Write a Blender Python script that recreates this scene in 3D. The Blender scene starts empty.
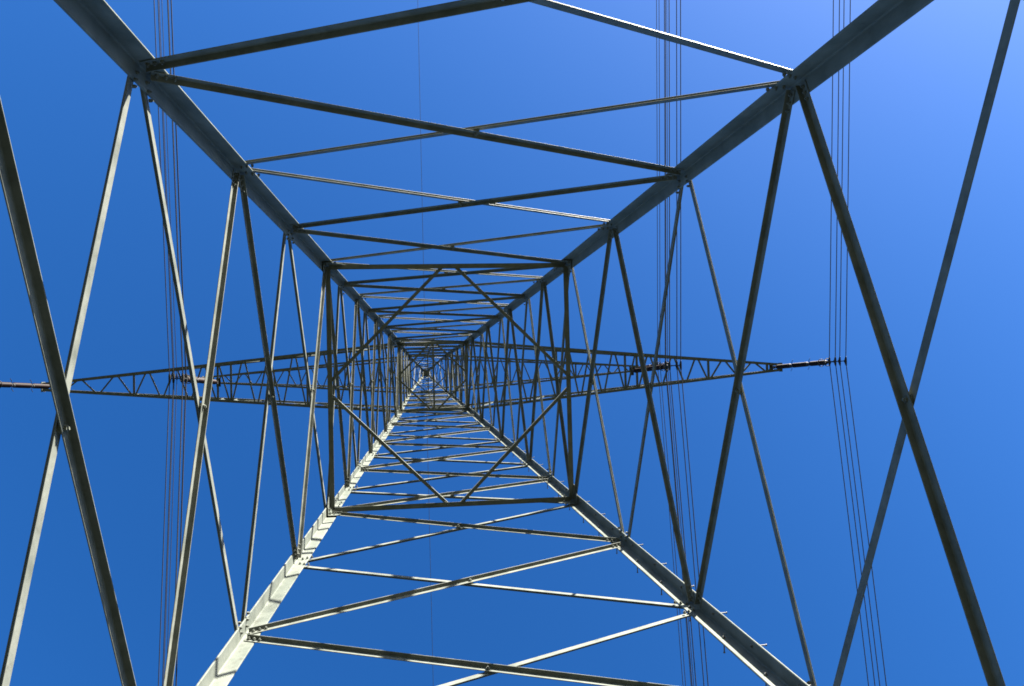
import bpy, bmesh, math, random
from mathutils import Vector as V, Matrix
random.seed(4)
sc = bpy.context.scene
COL = sc.collection

# ------------------------------------------------------------------ frame of the place
# Z up, the crossarms run along X, the overhead line runs along Y; z = 0 is the photographer's eye height
GROUND = -1.65
Z_LO, Z_UP, Z_PEAK = 31.6, 44.0, 52.0          # lower crossarm, upper crossarm, peak
def half(z):                                    # half width of the tower body at height z
    if z <= Z_LO: return 0.0768 * (50 - z)
    w1 = 0.0768 * (50 - Z_LO)
    if z <= Z_UP: return w1 + (1.07 - w1) * (z - Z_LO) / (Z_UP - Z_LO)
    return 1.07 + (0.13 - 1.07) * (z - Z_UP) / (Z_PEAK - Z_UP)
LEVELS = [-1.2, 1.72, 4.60, 7.57, 10.46, 13.38, 16.42, 18.52, 20.59, 22.68, 24.45, 26.48, 28.25, 29.95, Z_LO]
I_DIA = 6                                       # level index of the first horizontal frame
LEVELS += [Z_LO + (Z_UP - Z_LO) * k / 8 for k in range(1, 9)]
I_LO, I_UP = 14, 22
LEVELS += [Z_UP + (Z_PEAK - 0.5 - Z_UP) * (1 - (1 - k / 6) ** 1.35) for k in range(1, 7)]

# ------------------------------------------------------------------ materials
def mat(name):
    m = bpy.data.materials.new(name); m.use_nodes = True
    nt = m.node_tree; return m, nt, nt.nodes['Principled BSDF']
def steel(name, c0, c1, rough=0.5, scale=3.0):
    m, nt, b = mat(name); N, L = nt.nodes, nt.links
    tc = N.new('ShaderNodeNewGeometry')
    n1 = N.new('ShaderNodeTexNoise'); n1.inputs['Scale'].default_value = scale; n1.inputs['Detail'].default_value = 8
    n1.inputs['Roughness'].default_value = 0.65
    L.new(tc.outputs['Position'], n1.inputs['Vector'])
    r = N.new('ShaderNodeValToRGB'); r.color_ramp.elements[0].position = 0.3; r.color_ramp.elements[1].position = 0.68
    r.color_ramp.elements[0].color = (*c0, 1); r.color_ramp.elements[1].color = (*c1, 1)
    L.new(n1.outputs['Fac'], r.inputs['Fac'])
    # weathering: a few darker, browner stains
    n2 = N.new('ShaderNodeTexNoise'); n2.inputs['Scale'].default_value = 9.0; n2.inputs['Detail'].default_value = 10
    n2.inputs['Roughness'].default_value = 0.75
    L.new(tc.outputs['Position'], n2.inputs['Vector'])
    r2 = N.new('ShaderNodeValToRGB'); r2.color_ramp.elements[0].position = 0.57; r2.color_ramp.elements[1].position = 0.74
    L.new(n2.outputs['Fac'], r2.inputs['Fac'])
    mx = N.new('ShaderNodeMixRGB'); mx.inputs['Color2'].default_value = (0.034, 0.026, 0.019, 1)
    mul = N.new('ShaderNodeMath'); mul.operation = 'MULTIPLY'; mul.inputs[1].default_value = 0.65
    L.new(r2.outputs['Color'], mul.inputs[0]); L.new(mul.outputs[0], mx.inputs['Fac'])
    L.new(r.outputs['Color'], mx.inputs['Color1']); L.new(mx.outputs['Color'], b.inputs['Base Color'])
    rr = N.new('ShaderNodeMapRange'); rr.inputs['To Min'].default_value = rough - .1; rr.inputs['To Max'].default_value = rough + .15
    L.new(n1.outputs['Fac'], rr.inputs['Value']); L.new(rr.outputs[0], b.inputs['Roughness'])
    bp = N.new('ShaderNodeBump'); bp.inputs['Strength'].default_value = 0.12; bp.inputs['Distance'].default_value = 0.01
    L.new(n2.outputs['Fac'], bp.inputs['Height']); L.new(bp.outputs[0], b.inputs['Normal'])
    b.inputs['Specular IOR Level'].default_value = 0.10
    return m
def plain(name, c, rough, metal=0.0):
    m, nt, b = mat(name)
    n = nt.nodes.new('ShaderNodeTexNoise'); n.inputs['Scale'].default_value = 14
    g = nt.nodes.new('ShaderNodeNewGeometry'); nt.links.new(g.outputs['Position'], n.inputs['Vector'])
    r = nt.nodes.new('ShaderNodeValToRGB')
    r.color_ramp.elements[0].color = (*[x * .75 for x in c], 1); r.color_ramp.elements[1].color = (*[min(1, x * 1.25) for x in c], 1)
    nt.links.new(n.outputs['Fac'], r.inputs['Fac']); nt.links.new(r.outputs[0], b.inputs['Base Color'])
    b.inputs['Roughness'].default_value = rough; b.inputs['Metallic'].default_value = metal; b.inputs['Specular IOR Level'].default_value = 0.08
    return m
M_LEG = steel('painted_steel', (0.050, 0.057, 0.047), (0.094, 0.101, 0.086))
M_BRACE = steel('painted_steel_brace', (0.052, 0.057, 0.048), (0.098, 0.103, 0.088), 0.5, 4.0)
M_ARM = steel('painted_steel_arm', (0.048, 0.054, 0.047), (0.088, 0.094, 0.082), 0.55, 5.0)
M_BOLT = plain('galvanised_bolt', (0.09, 0.09, 0.085), 0.55, 0.1)
M_PORC = plain('brown_porcelain', (0.0062, 0.0024, 0.0019), 0.6)
M_CAP = plain('galvanised_fitting', (0.022, 0.021, 0.020), 0.6, 0.1)
M_WIRE = plain('aluminium_wire', (0.03, 0.03, 0.033), 0.6, 0.1)

# ------------------------------------------------------------------ mesh helpers
def link(name, bm, m, parent=None, loc=None, smooth=False):
    me = bpy.data.meshes.new(name)
    bmesh.ops.recalc_face_normals(bm, faces=bm.faces[:])
    if smooth:
        for f in bm.faces: f.smooth = True
    bm.to_mesh(me); bm.free()
    me.materials.append(m)
    o = bpy.data.objects.new(name, me); COL.objects.link(o)
    if parent: o.parent = parent
    if loc is not None: o.location = loc
    return o
def sweep(bm, prof0, prof1):
    n = len(prof0)
    a = [bm.verts.new(p) for p in prof0]; b = [bm.verts.new(p) for p in prof1]
    for i in range(n): bm.faces.new((a[i], a[(i + 1) % n], b[(i + 1) % n], b[i]))
    bm.faces.new(a[::-1]); bm.faces.new(b)
def angle(bm, p0, p1, d1, d2, b1, b2, t):
    """rolled steel angle from p0 to p1: heel on the line, flanges b1 along d1 and b2 along d2, with rounded root"""
    p0, p1 = V(p0), V(p1); ax = (p1 - p0).normalized()
    d1 = V(d1); d1 = (d1 - ax * d1.dot(ax)).normalized()
    d2 = V(d2); d2 = (d2 - ax * d2.dot(ax)); d2 = (d2 - d1 * d2.dot(d1)).normalized()
    e = t * .35; r = t * .8
    q = [(0, 0), (b1 - e * .2, 0), (b1, e * .3), (b1, t - e), (b1 - e, t), (t + r, t), (t + r * .3, t + r * .3), (t, t + r), (t, b2 - e), (t - e, b2), (e * .3, b2), (0, b2 - e * .2)]
    f = lambda p: [p + d1 * u + d2 * v for u, v in q]
    sweep(bm, f(p0), f(p1))
def box(bm, c, ax, ay, az, sx, sy, sz):
    c = V(c); ax, ay, az = V(ax).normalized(), V(ay).normalized(), V(az).normalized()
    P = lambda k: [c + ax * (sx / 2 * i) + ay * (sy / 2 * j) + az * (sz / 2 * k) for i, j in ((-1, -1), (1, -1), (1, 1), (-1, 1))]
    sweep(bm, P(-1), P(1))
def rod(bm, pts, r, n=8, rs=None):
    pts = [V(p) for p in pts]; rings = []
    for i, p in enumerate(pts):
        a = (pts[min(i + 1, len(pts) - 1)] - pts[max(i - 1, 0)]).normalized()
        u = a.orthogonal().normalized() if i == 0 else (u - a * u.dot(a)).normalized()
        w = a.cross(u); rad = rs[i] if rs else r
        rings.append([bm.verts.new(p + (u * math.cos(2 * math.pi * k / n) + w * math.sin(2 * math.pi * k / n)) * rad) for k in range(n)])
    for A, B in zip(rings, rings[1:]):
        for k in range(n): bm.faces.new((A[k], A[(k + 1) % n], B[(k + 1) % n], B[k]))
    bm.faces.new(rings[0][::-1]); bm.faces.new(rings[-1])
def bolt(bm, p, n, r=0.016, h=0.022):
    n = V(n).normalized(); p = V(p)
    rod(bm, [p - n * .004, p + n * h], r, 6)
    rod(bm, [p + n * (h - .001), p + n * (h + .014)], r * .55, 6)
def plate(bm, pts, n, t):
    n = V(n).normalized() * t
    sweep(bm, [V(p) for p in pts], [V(p) + n for p in pts])
def empty(name, loc, label, cat, group=None):
    o = bpy.data.objects.new(name, None); COL.objects.link(o); o.location = loc; o.empty_display_size = .3
    o['label'] = label; o['category'] = cat
    if group: o['group'] = group
    return o

# ------------------------------------------------------------------ ground
bm = bmesh.new()
bmesh.ops.create_grid(bm, x_segments=60, y_segments=60, size=2500)
m, nt, b = mat('meadow'); N, L = nt.nodes, nt.links
g = N.new('ShaderNodeNewGeometry')
n1 = N.new('ShaderNodeTexNoise'); n1.inputs['Scale'].default_value = 0.35; n1.inputs['Detail'].default_value = 12
n2 = N.new('ShaderNodeTexNoise'); n2.inputs['Scale'].default_value = 40; n2.inputs['Detail'].default_value = 6
L.new(g.outputs['Position'], n1.inputs['Vector']); L.new(g.outputs['Position'], n2.inputs['Vector'])
ad = N.new('ShaderNodeMath'); ad.operation = 'MULTIPLY_ADD'; ad.inputs[1].default_value = .5
L.new(n1.outputs['Fac'], ad.inputs[0]); 
h2 = N.new('ShaderNodeMath'); h2.operation = 'MULTIPLY'; h2.inputs[1].default_value = .5
L.new(n2.outputs['Fac'], h2.inputs[0]); L.new(h2.outputs[0], ad.inputs[2])
r = N.new('ShaderNodeValToRGB'); r.color_ramp.elements[0].position = .3; r.color_ramp.elements[1].position = .7
r.color_ramp.elements[0].color = (0.007, 0.012, 0.004, 1); r.color_ramp.elements[1].color = (0.022, 0.030, 0.010, 1)
L.new(ad.outputs[0], r.inputs['Fac']); L.new(r.outputs[0], b.inputs['Base Color']); b.inputs['Roughness'].default_value = .95
bp = N.new('ShaderNodeBump'); bp.inputs['Strength'].default_value = .8; bp.inputs['Distance'].default_value = .05
L.new(n2.outputs['Fac'], bp.inputs['Height']); L.new(bp.outputs[0], b.inputs['Normal'])
o = link('ground', bm, m, loc=(0, 0, GROUND)); o['kind'] = 'structure'

# ------------------------------------------------------------------ the lattice tower
tower = empty('lattice_tower', (0, 0, GROUND), 'tall grey steel lattice power pylon seen from inside its base, with cross bracing and crossarms', 'pylon')
INV = Matrix.Translation((0, 0, -GROUND))
def part(name, bm, m, parent=None, smooth=False):
    o = link(name, bm, m, parent or tower, smooth=smooth)
    if parent is None: o.matrix_parent_inverse = INV
    return o
CORNERS = {'tl': (-1, -1), 'tr': (1, -1), 'br': (1, 1), 'bl': (-1, 1)}
def heel(c, z):
    sx, sy = CORNERS[c]; w = half(z); return V((sx * w, sy * w, z))
def legsize(z): return (0.205, 0.020) if z < LEVELS[I_DIA] + .4 else ((0.165, 0.016) if z < Z_LO + .3 else ((0.13, 0.012) if z < Z_UP else (0.09, 0.010)))
leg_obj = {}
for c, (sx, sy) in CORNERS.items():
    bm = bmesh.new()
    cuts = [GROUND - .3, LEVELS[I_DIA] + .4, Z_LO, Z_LO + .3, Z_UP, Z_PEAK]
    for z0, z1 in zip(cuts, cuts[1:]):
        bs, t = legsize((z0 + z1) / 2)
        angle(bm, heel(c, z0), heel(c, z1), (-sx, 0, 0), (0, -sy, 0), bs, bs, t)
    # splice: cover angles inside the legs with rows of bolts
    for zs in (LEVELS[I_DIA] + .4, Z_LO + .3):
        bs, t = legsize(zs - .1)
        off = V((-sx * (t + .001), -sy * (t + .001), 0))
        angle(bm, heel(c, zs - .55) + off, heel(c, zs + .45) + off, (-sx, 0, 0), (0, -sy, 0), bs * .78, bs * .78, .014)
        for k in range(6):
            z = zs - .48 + k * .17
            for d in ((-sx, 0, 0), (0, -sy, 0)):
                d = V(d); n = V((-sx, -sy, 0)) - d
                bolt(bm, heel(c, z) + off + d * bs * .55 + n * .014, n, .015)
    leg_obj[c] = part('leg', bm, M_LEG)

# faces: two corners each, inward normal; the inner zigzag of each face sits on the nodes of one parity at its first corner
FACES = [('tl', 'bl', V((1, 0, 0)), 0), ('tr', 'br', V((-1, 0, 0)), 1), ('tl', 'tr', V((0, 1, 0)), 1), ('bl', 'br', V((0, -1, 0)), 0)]
def brace_size(z):
    if z < 7: return 0.086, 0.010
    if z < LEVELS[I_DIA] - .5: return 0.076, 0.009
    if z < Z_LO - .3: return 0.078, 0.008
    if z < Z_UP - .3: return 0.068, 0.007
    return 0.05, 0.006
def make_brace(bm, a, zi, b, zj, n, inner):
    """diagonal from corner a at height zi to corner b at height zj in the face with inward normal n"""
    (la, ta), (lb, tb) = legsize(zi), legsize(zj)
    pa, pb = heel(a, zi), heel(b, zj)
    ed = (V((pb.x, pb.y, 0)) - V((pa.x, pa.y, 0))); ed = ed.normalized()
    s = .09 if half(zi) > 1.5 else .05
    s *= 1 if zj > zi else -1
    pa = heel(a, zi + s) + ed * la * .36; pb = heel(b, zj - s) - ed * lb * .36
    bs, t = brace_size((zi + zj) / 2)
    ax = (pb - pa).normalized(); up = n.cross(ax).normalized()
    if up.z < 0: up = -up
    if inner:
        off = n * (max(ta, tb) + .002)
        h = up * bs * .54; d1 = -up           # outstanding flange along the upper edge
        angle(bm, pa + off + h, pb + off + h, d1, n, bs * 1.08, bs * .86, t)
        sgn = n
    else:
        off = -n * .002
        h = up * bs * .5; d1 = -up
        angle(bm, pa + off + h, pb + off + h, d1, -n, bs * 1.1, bs * .75, t)
        sgn = n
    r = .019 if bs > .07 else .014
    for q in (.05, .13, .21):
        base = (max(ta, tb) + .002 + t) if inner else max(ta, tb)
        bolt(bm, pa + ax * q + n * base, n, r); bolt(bm, pb - ax * q + n * base, n, r)
    if inner:   # the bolted packing where the two diagonals cross
        # crossing fraction of the two diagonals of a trapezoid
        wa, wb = half(zi), half(zj); f = wa / (wa + wb); c = pa.lerp(pb, f)
        rod(bm, [c - n * .004, c + n * (max(ta, tb) + .003)], .045, 10)
        bolt(bm, c + n * (max(ta, tb) + .002 + t), n, r * 1.3)
upper = bmesh.new()
for i in range(len(LEVELS) - 1):
    z0, z1 = LEVELS[i], LEVELS[i + 1]
    for a, b, n, par in FACES:
        for flip in (0, 1):
            # diagonal: corner a at level i+flip, corner b at level i+1-flip
            zi, zj = (LEVELS[i + flip], LEVELS[i + 1 - flip])
            k = i + flip                      # level index at corner a
            inner = ((k - 3) % 2 == (0 if par == 1 and a == 'tl' else 0 if (a == 'tr') else 1))
            if 1 <= i <= 12:
                bm = bmesh.new(); make_brace(bm, a, zi, b, zj, n, inner); part('brace', bm, M_BRACE)
            else:
                make_brace(upper, a, zi, b, zj, n, inner)
o = part('bracing', upper, M_BRACE); o['kind'] = 'stuff'

# horizontal frames with a diamond of struts
def frame(z, bh, bd, cross):
    w = half(z); ls, lt = legsize(z - .01)
    for a, b, n, par in FACES:
        pa, pb = heel(a, z), heel(b, z); ed = (pb - pa).normalized()
        bm = bmesh.new(); off = n * (lt + .014)
        angle(bm, pa + ed * ls * .5 + off, pb - ed * ls * .5 + off, (0, 0, 1), n, bh, bh, bh * .1)
        for p, e in ((pa, ed), (pb, -ed)):
            for q in (.12, .2): bolt(bm, p + e * (ls * .5 + q - .08) + off + n * bh * .1 + V((0, 0, bh * .55)), n, .014)
        part('horizontal_strut', bm, M_BRACE)
        # gusset plates on the leg flanges
        for p, e, c in ((pa, ed, a), (pb, -ed, b)):
            bm = bmesh.new(); o2 = n * (lt + .0015)
            s = ls * 1.5
            plate(bm, [p + e * .03 + V((0, 0, -s * 1.0)) + o2, p + e * ls * .95 + V((0, 0, -s * 1.0)) + o2, p + e * s * 1.25 + V((0, 0, -s * .2)) + o2,
                       p + e * s * 1.25 + V((0, 0, s * .5)) + o2, p + e * ls * .95 + V((0, 0, s * 1.15)) + o2, p + e * .03 + V((0, 0, s * 1.15)) + o2], n, .010)
            for u, v in ((.3, -.75), (.7, -.75), (.3, -.45), (.7, -.45), (.3, .55), (.7, .55), (.3, .85), (.7, .85), (1.3, -.12)):
                bolt(bm, p + e * ls * u + V((0, 0, s * v)) + o2 + n * .010, n, .015)
            link('gusset_plate', bm, M_LEG, leg_obj[c])
    mids = [V((-w, 0, z)), V((0, -w, z)), V((w, 0, z)), V((0, w, z))]
    q = bh * .5 + lt
    for i in range(4):
        A, B = mids[i], mids[(i + 1) % 4]
        ax = (B - A).normalized(); side = ax.cross(V((0, 0, 1)))
        bm = bmesh.new(); up = V((0, 0, bh * .12 + .003))
        angle(bm, A + ax * (q + .05) + up, B - ax * (q + .05) + up, side, (0, 0, 1), bd, bd, bd * .11)
        for p, e in ((A + ax * (q + .1), ax), (B - ax * (q + .1), -ax)):
            for k in (0, .07): bolt(bm, p + e * k + up + side * bd * .5, (0, 0, -1), .013)
        part('diamond_strut', bm, M_BRACE)
    if cross:
        bm = bmesh.new(); up = V((0, 0, bh * .12 + bd * .11 + .006))
        angle(bm, V((-.03, -w + q, z)) + up, V((-.03, w - q, z)) + up, (1, 0, 0), (0, 0, 1), bd, bd, bd * .11)
        part('cross_strut', bm, M_BRACE)
frame(LEVELS[I_DIA], .10, .066, False)
frame(Z_LO, .10, .07, True)
frame(Z_UP, .08, .06, True)

# step bolts up one leg, alternating between its two flanges
zz = GROUND + 2.6; k = 0; nstep = 0
while zz < 33.0:
    bs, t = legsize(zz); p = heel('br', zz)
    bm = bmesh.new()
    if k % 2 == 0: d, side = V((1, 0, 0)), V((0, -1, 0))
    else: d, side = V((0, 1, 0)), V((-1, 0, 0))
    q = p + side * bs * (.62 if k % 2 == 0 else .62)
    rod(bm, [q - d * (t + .03), q - d * t, q + d * .15, q + d * .158], .0085, 8)
    rod(bm, [q - d * (t + .022), q - d * (t + .001)], .017, 6); rod(bm, [q + d * .001, q + d * .02], .017, 6)
    rod(bm, [q + d * .15, q + d * .162], .014, 8)
    link('step_bolt', bm, M_BOLT, leg_obj['br'])
    zz += .5; k += 1

# peak cap
bm = bmesh.new()
w = half(Z_PEAK)
box(bm, (0, 0, Z_PEAK + .02), (1, 0, 0), (0, 1, 0), (0, 0, 1), 2 * w + .12, 2 * w + .12, .04)
box(bm, (0, 0, Z_PEAK - .45), (1, 0, 0), (0, 1, 0), (0, 0, 1), 2 * half(Z_PEAK - .45) - .03, 2 * half(Z_PEAK - .45) - .03, .03)
box(bm, (0, 0, Z_PEAK + .14), (1, 0, 0), (0, 1, 0), (0, 0, 1), .06, .3, .2)
part('peak_cap', bm, M_ARM)

# crossarms
def crossarm(sg, z, zt, tip, ytip, posts, ndiag, bc, bl, dx=0.0):
    w0, wt = half(z), half(zt)
    X0 = w0 + .01
    yb = lambda x: w0 + (ytip - w0) * (x - w0) / (tip - w0)
    zc = lambda x: zt + (z + .22 - zt) * (x - wt) / (tip - wt)
    yt = lambda x: wt + (ytip - wt) * (x - wt) / (tip - wt)
    root = bmesh.new()   # the root plates where the arm meets the body
    for s in (-1, 1):
        plate(root, [(sg * (X0), s * (w0 + .014), z - .12), (sg * (X0 + .38), s * (w0 - .02), z - .04), (sg * (X0 + .38), s * (w0 - .02), z + .1), (sg * X0, s * (w0 + .014), z + .24)], (0, s, 0), .012)
        plate(root, [(sg * (wt + .01), s * (wt + .014), zt - .14), (sg * (wt + .34), s * (wt - .02), zt - .12), (sg * (wt + .34), s * (wt - .02), zt + .04), (sg * (wt + .01), s * (wt + .014), zt + .16)], (0, s, 0), .012)
    arm = part('crossarm', root, M_ARM)
    sub = lambda nm, bm: link(nm, bm, M_ARM, arm)
    for s in (-1, 1):
        bm = bmesh.new()
        angle(bm, (sg * X0, s * w0, z), (sg * tip, s * ytip, z), (0, -s, 0), (0, 0, 1), bc, bc, bc * .1)
        sub('chord', bm)
        bm = bmesh.new()
        angle(bm, (sg * (wt + .01), s * wt, zt), (sg * tip, s * ytip, z + .22), (0, -s, 0), (0, 0, -1), bc * .85, bc * .85, bc * .09)
        sub('chord', bm)
    # bottom lacing between the posts
    st = [w0] + posts + [tip]
    for j, (xa, xb) in enumerate(zip(st, st[1:])):
        n = max(2, 2 * round((xb - xa) / ndiag / 2)) if j < len(st) - 2 else max(2, round((xb - xa) / ndiag))
        if xb - xa < .6: n = 1
        for k in range(n):
            x0, x1 = xa + (xb - xa) * k / n, xa + (xb - xa) * (k + 1) / n
            s = 1 if k % 2 == 0 else -1
            p0 = V((sg * (x0 + .05), s * (yb(x0) - bc * .3), z + bc * .1 + .003)); p1 = V((sg * (x1 - .05), -s * (yb(x1) - bc * .3), z + bc * .1 + .003))
            bm = bmesh.new(); angle(bm, p0, p1, (1, 0, 0), (0, 0, 1), bl, bl, bl * .13)
            sub('lacing_bar', bm)
    for x in posts:
        bm = bmesh.new(); zz = z + bc * .1 + bl * .13 + .008
        angle(bm, (sg * x, -(yb(x) - .012), zz), (sg * x, yb(x) - .012, zz), (1, 0, 0), (0, 0, 1), bl * 1.35, bl * 1.35, bl * .15)
        sub('cross_strut', bm)
        for s in (-1, 1):
            bm = bmesh.new()
            angle(bm, (sg * x, s * (yb(x) - bc * .12), z + bc * .5), (sg * x, s * (yt(x) - bc * .12), zc(x) - bc * .5), (1, 0, 0), (0, -s, 0), bl, bl, bl * .13)
            sub('side_post', bm)
    # side lacing
    n = 2 * round((tip - w0) / (ndiag * 2.2) / 2)
    for s in (-1, 1):
        for k in range(n):
            x0, x1 = w0 + .1 + (tip - w0 - .3) * k / n, w0 + .1 + (tip - w0 - .3) * (k + 1) / n
            lo = lambda x: V((sg * x, s * (yb(x) - bc * .1 - .004), z + bc * .5)); hi = lambda x: V((sg * x, s * (yt(x) - bc * .1 - .004), zc(x) - bc * .5))
            p0, p1 = (lo(x0), hi(x1)) if k % 2 == 0 else (hi(x0), lo(x1))
            bm = bmesh.new(); angle(bm, p0, p1, (0, 0, 1), (0, -s, 0), bl * .9, bl * .9, bl * .12); sub('side_lacing', bm)
    # end plate at the tip
    bm = bmesh.new(); box(bm, (sg * (tip + .02), 0, z + .11), (1, 0, 0), (0, 1, 0), (0, 0, 1), .03, 2 * ytip + .06, .30)
    sub('end_plate', bm)
    return arm
for sg in (-1, 1):
    crossarm(sg, Z_LO, 33.8, 14.75, .16, [5.0, 7.9, 8.4, 11.5, 14.1], .55, .105, .06)
    crossarm(sg, Z_UP, 45.7, 12.1, .17, [4.6, 8.4, 11.6], .62, .095, .056)

# ------------------------------------------------------------------ insulator strings
TILT = -0.22                                     # the strings lean a little along the line
def ring(bm, c, R, r, n=20):
    c = V(c); vs = []
    for i in range(n):
        a = 2 * math.pi * i / n
        vs.append([bm.verts.new(c + V((math.cos(a) * (R + r * math.cos(b)), math.sin(a) * (R + r * math.cos(b)), r * math.sin(b)))) for b in [2 * math.pi * k / 6 for k in range(6)]])
    for i in range(n):
        A, B = vs[i], vs[(i + 1) % n]
        for k in range(6): bm.faces.new((A[k], A[(k + 1) % 6], B[(k + 1) % 6], B[k]))
def insulator(x, z, label, drop=5.2):
    root = empty('insulator_string', (x, 0, z), label, 'insulator', 'brown insulator strings hanging from the crossarms')
    P = lambda d, dx=0., dy=0.: V((dx, dy + TILT * d / drop, -d))
    bm = bmesh.new()
    box(bm, P(.10), (1, 0, 0), (0, 1, 0), (0, 0, 1), .05, .12, .34); rod(bm, [P(.22), P(.42)], .022, 8)
    box(bm, P(-.06), (1, 0, 0), (0, 1, 0), (0, 0, 1), .16, .34, .04)
    link('hanger', bm, M_CAP, root)
    L0, seg = .44, 1.28
    for s in range(3):
        a = L0 + s * (seg + .10)
        bm = bmesh.new(); pts, rs = [], []
        n = 15
        for k in range(n * 4 + 1):
            d = a + .07 + (seg - .14) * k / (n * 4)
            pts.append(P(d)); rs.append((.036, .062, .094, .050)[k % 4])
        rod(bm, pts, .05, 14, rs)
        rd = link('porcelain_rod', bm, M_PORC, root, smooth=True)
        for dd in (a + .035, a + seg - .035):
            bm = bmesh.new(); rod(bm, [P(dd - .05), P(dd - .04), P(dd + .04), P(dd + .05)], .05, 12, [.04, .065, .065, .04])
            link('end_cap', bm, M_CAP, rd, smooth=True)
        if s < 2:
            bm = bmesh.new()
            rod(bm, [P(a + seg), P(a + seg + .1)], .022, 8)
            rod(bm, [P(a + seg + .05), P(a + seg + .05, .0, .14), P(a + seg - .05, 0, .22)], .010, 6)
            rod(bm, [P(a + seg + .05), P(a + seg + .05, .0, -.14), P(a + seg + .15, 0, -.22)], .010, 6)
            link('arcing_horn', bm, M_CAP, root)
    e = L0 + 3 * seg + .2
    for d in (e - .42, e + .02):
        bm = bmesh.new(); ring(bm, P(d), .135, .014)
        for sx in (-1, 1): rod(bm, [P(d, sx * .13), P(d, sx * .03)], .009, 6)
        link('grading_ring', bm, M_CAP, root, smooth=True)
    bm = bmesh.new(); rod(bm, [P(e), P(drop - .24)], .024, 8)
    plate(bm, [P(drop - .30, -.06, -.012), P(drop - .30, .06, -.012), P(drop - .12, .24, -.012), P(drop + .24, .22, -.012), P(drop + .12, 0, -.012), P(drop + .24, -.22, -.012), P(drop - .12, -.24, -.012)], (0, 1, 0), .024)
    link('yoke_plate', bm, M_CAP, root)
    for sx in (-1, 1):
        for sz in (-1, 1):
            c = P(drop, sx * .2, 0); c.z = -drop + sz * .2
            c.y = TILT
            bm = bmesh.new(); rod(bm, [c + V((0, -.16, -.02)), c + V((0, -.08, 0)), c + V((0, .08, 0)), c + V((0, .16, -.02))], .04, 8, [.022, .04, .04, .022])
            box(bm, c + V((0, 0, .05)), (1, 0, 0), (0, 1, 0), (0, 0, 1), .05, .1, .06)
            link('suspension_clamp', bm, M_CAP, root)
    return V((x, TILT, z - drop))

def wire(c, r, s0, s1, label, group, span=320.):
    bm = bmesh.new(); pts = []
    for k in range(-60, 61):
        q = abs(k) / 60; dy = (span / 2) * q ** 1.9
        s = s0 if k < 0 else s1
        pts.append(V((0, dy * (1 if k > 0 else -1), -s * dy + s * dy * dy / span)))
    rod(bm, pts, r, 6)
    o = link('overhead_wire', bm, M_WIRE, None, loc=c, smooth=True)
    o['label'] = label; o['category'] = 'wire'; o['group'] = group
    return o
HANGS = [
    (-14.33, Z_LO, 'brown insulator string hanging from the lower crossarm left tip, cut off by the left edge', 'insulator at lower crossarm left tip'),
    (-8.34, Z_LO, 'brown insulator string hanging from the double strut halfway along the lower crossarm left half', 'insulator halfway along lower crossarm left half'),
    (8.22, Z_LO, 'brown insulator string hanging from the double strut halfway along the lower crossarm right half', 'insulator halfway along lower crossarm right half'),
    (14.33, Z_LO, 'brown insulator string with ring fittings below the right tip of the lower crossarm', 'insulator at lower crossarm right tip'),
    (-11.8, Z_UP, 'small far brown insulator string below the left tip of the upper, shorter crossarm', 'insulator at upper crossarm left tip'),
    (11.88, Z_UP, 'small far brown insulator string below the right tip of the upper, shorter crossarm', 'insulator at upper crossarm right tip'),
]
ORD = ['leftmost', 'second from left', 'third from left', 'rightmost']
for x, z, lab, where in HANGS:
    c = insulator(x, z, lab)
    offs = [(-.2, .2), (-.2, -.2), (.2, .2), (.2, -.2)] if x > 0 else [(-.2, -.2), (-.2, .2), (.2, -.2), (.2, .2)]
    for (ox, oz), nm in zip(offs, ORD):
        wire(c + V((ox, 0, oz)), .0155, .095, .165, '%s of four wires from the %s' % (nm, where), 'bundled wires of the overhead line')
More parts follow.
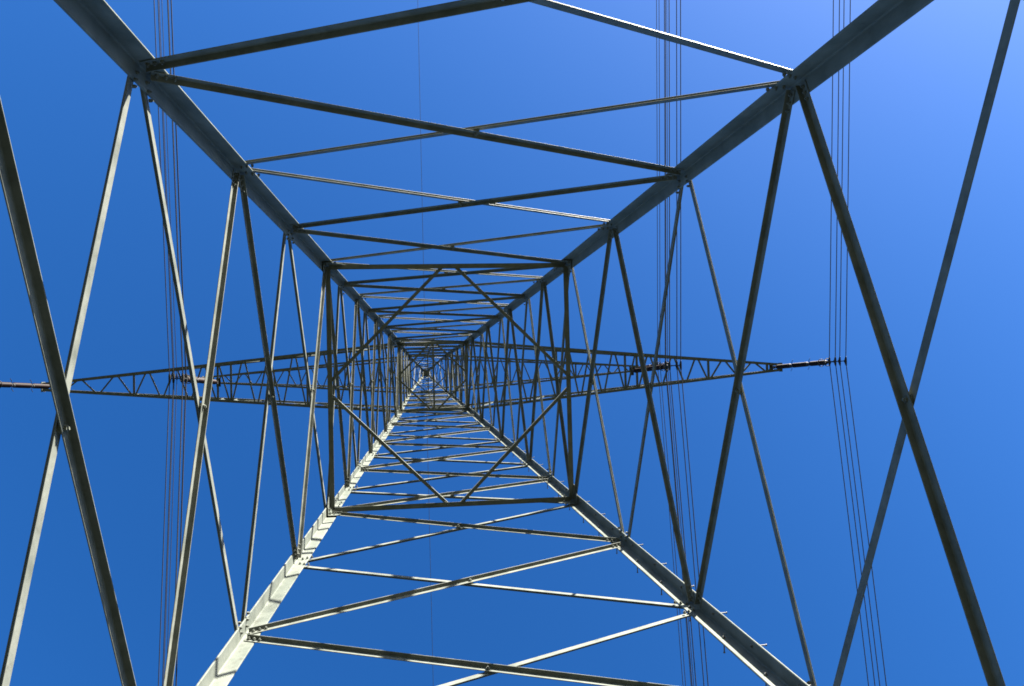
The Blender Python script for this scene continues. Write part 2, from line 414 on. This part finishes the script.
o = wire(V((.0, 0, Z_PEAK + .1)), .013, .05, .12, 'single hair-thin earth wire running over the very peak of the pylon', 'earth wire')
del o['group']

# ------------------------------------------------------------------ camera
R = Matrix(((0.9918839551540377, 0.025324336480909877, -0.1245989465837629), (-0.0215859410227281, 0.9992780831887271, 0.03126275113975955), (0.12530070493873946, -0.028319435737049745, 0.9917145470856968)))
cam = bpy.data.cameras.new('camera'); co = bpy.data.objects.new('camera', cam); COL.objects.link(co)
cam.sensor_width = 36; cam.lens = 781 / 1024 * 36; cam.clip_start = .05; cam.clip_end = 6000
co.matrix_world = Matrix.Translation((-0.7768, -0.3779, 0)) @ Matrix((R[0], -R[1], -R[2])).transposed().to_4x4()
sc.camera = co
sc.cycles.filter_width = 1.7

# ------------------------------------------------------------------ daylight
EL = math.radians(22.5); sd = V((.55, -.835, 0)); AZ = math.atan2(sd.x, sd.y)
world = bpy.data.worlds.new('World'); sc.world = world; world.use_nodes = True
nt = world.node_tree; bg = nt.nodes['Background']
sky = nt.nodes.new('ShaderNodeTexSky'); sky.sky_type = 'NISHITA'; sky.sun_disc = False
sky.sun_elevation = EL; sky.sun_rotation = AZ; sky.altitude = 600; sky.air_density = .5; sky.dust_density = .5; sky.ozone_density = 1.0
hs = nt.nodes.new('ShaderNodeHueSaturation'); hs.inputs['Saturation'].default_value = 1.345; hs.inputs['Hue'].default_value = .5065
nt.links.new(sky.outputs[0], hs.inputs['Color']); nt.links.new(hs.outputs[0], bg.inputs['Color']); bg.inputs['Strength'].default_value = 0.05
sun = bpy.data.lights.new('sun', 'SUN'); sun.energy = 5.0; sun.angle = math.radians(.53); sun.color = (1, .95, .86)
so = bpy.data.objects.new('sun', sun); COL.objects.link(so)
d = V((sd.x * math.cos(EL), sd.y * math.cos(EL), math.sin(EL)))
so.rotation_euler = d.to_track_quat('Z', 'Y').to_euler(); so.location = d * 80
vs = sc.view_settings; vs.view_transform = 'Standard'; vs.look = 'None'; vs.exposure = 3.3; vs.gamma = 1; vs.use_curve_mapping = False
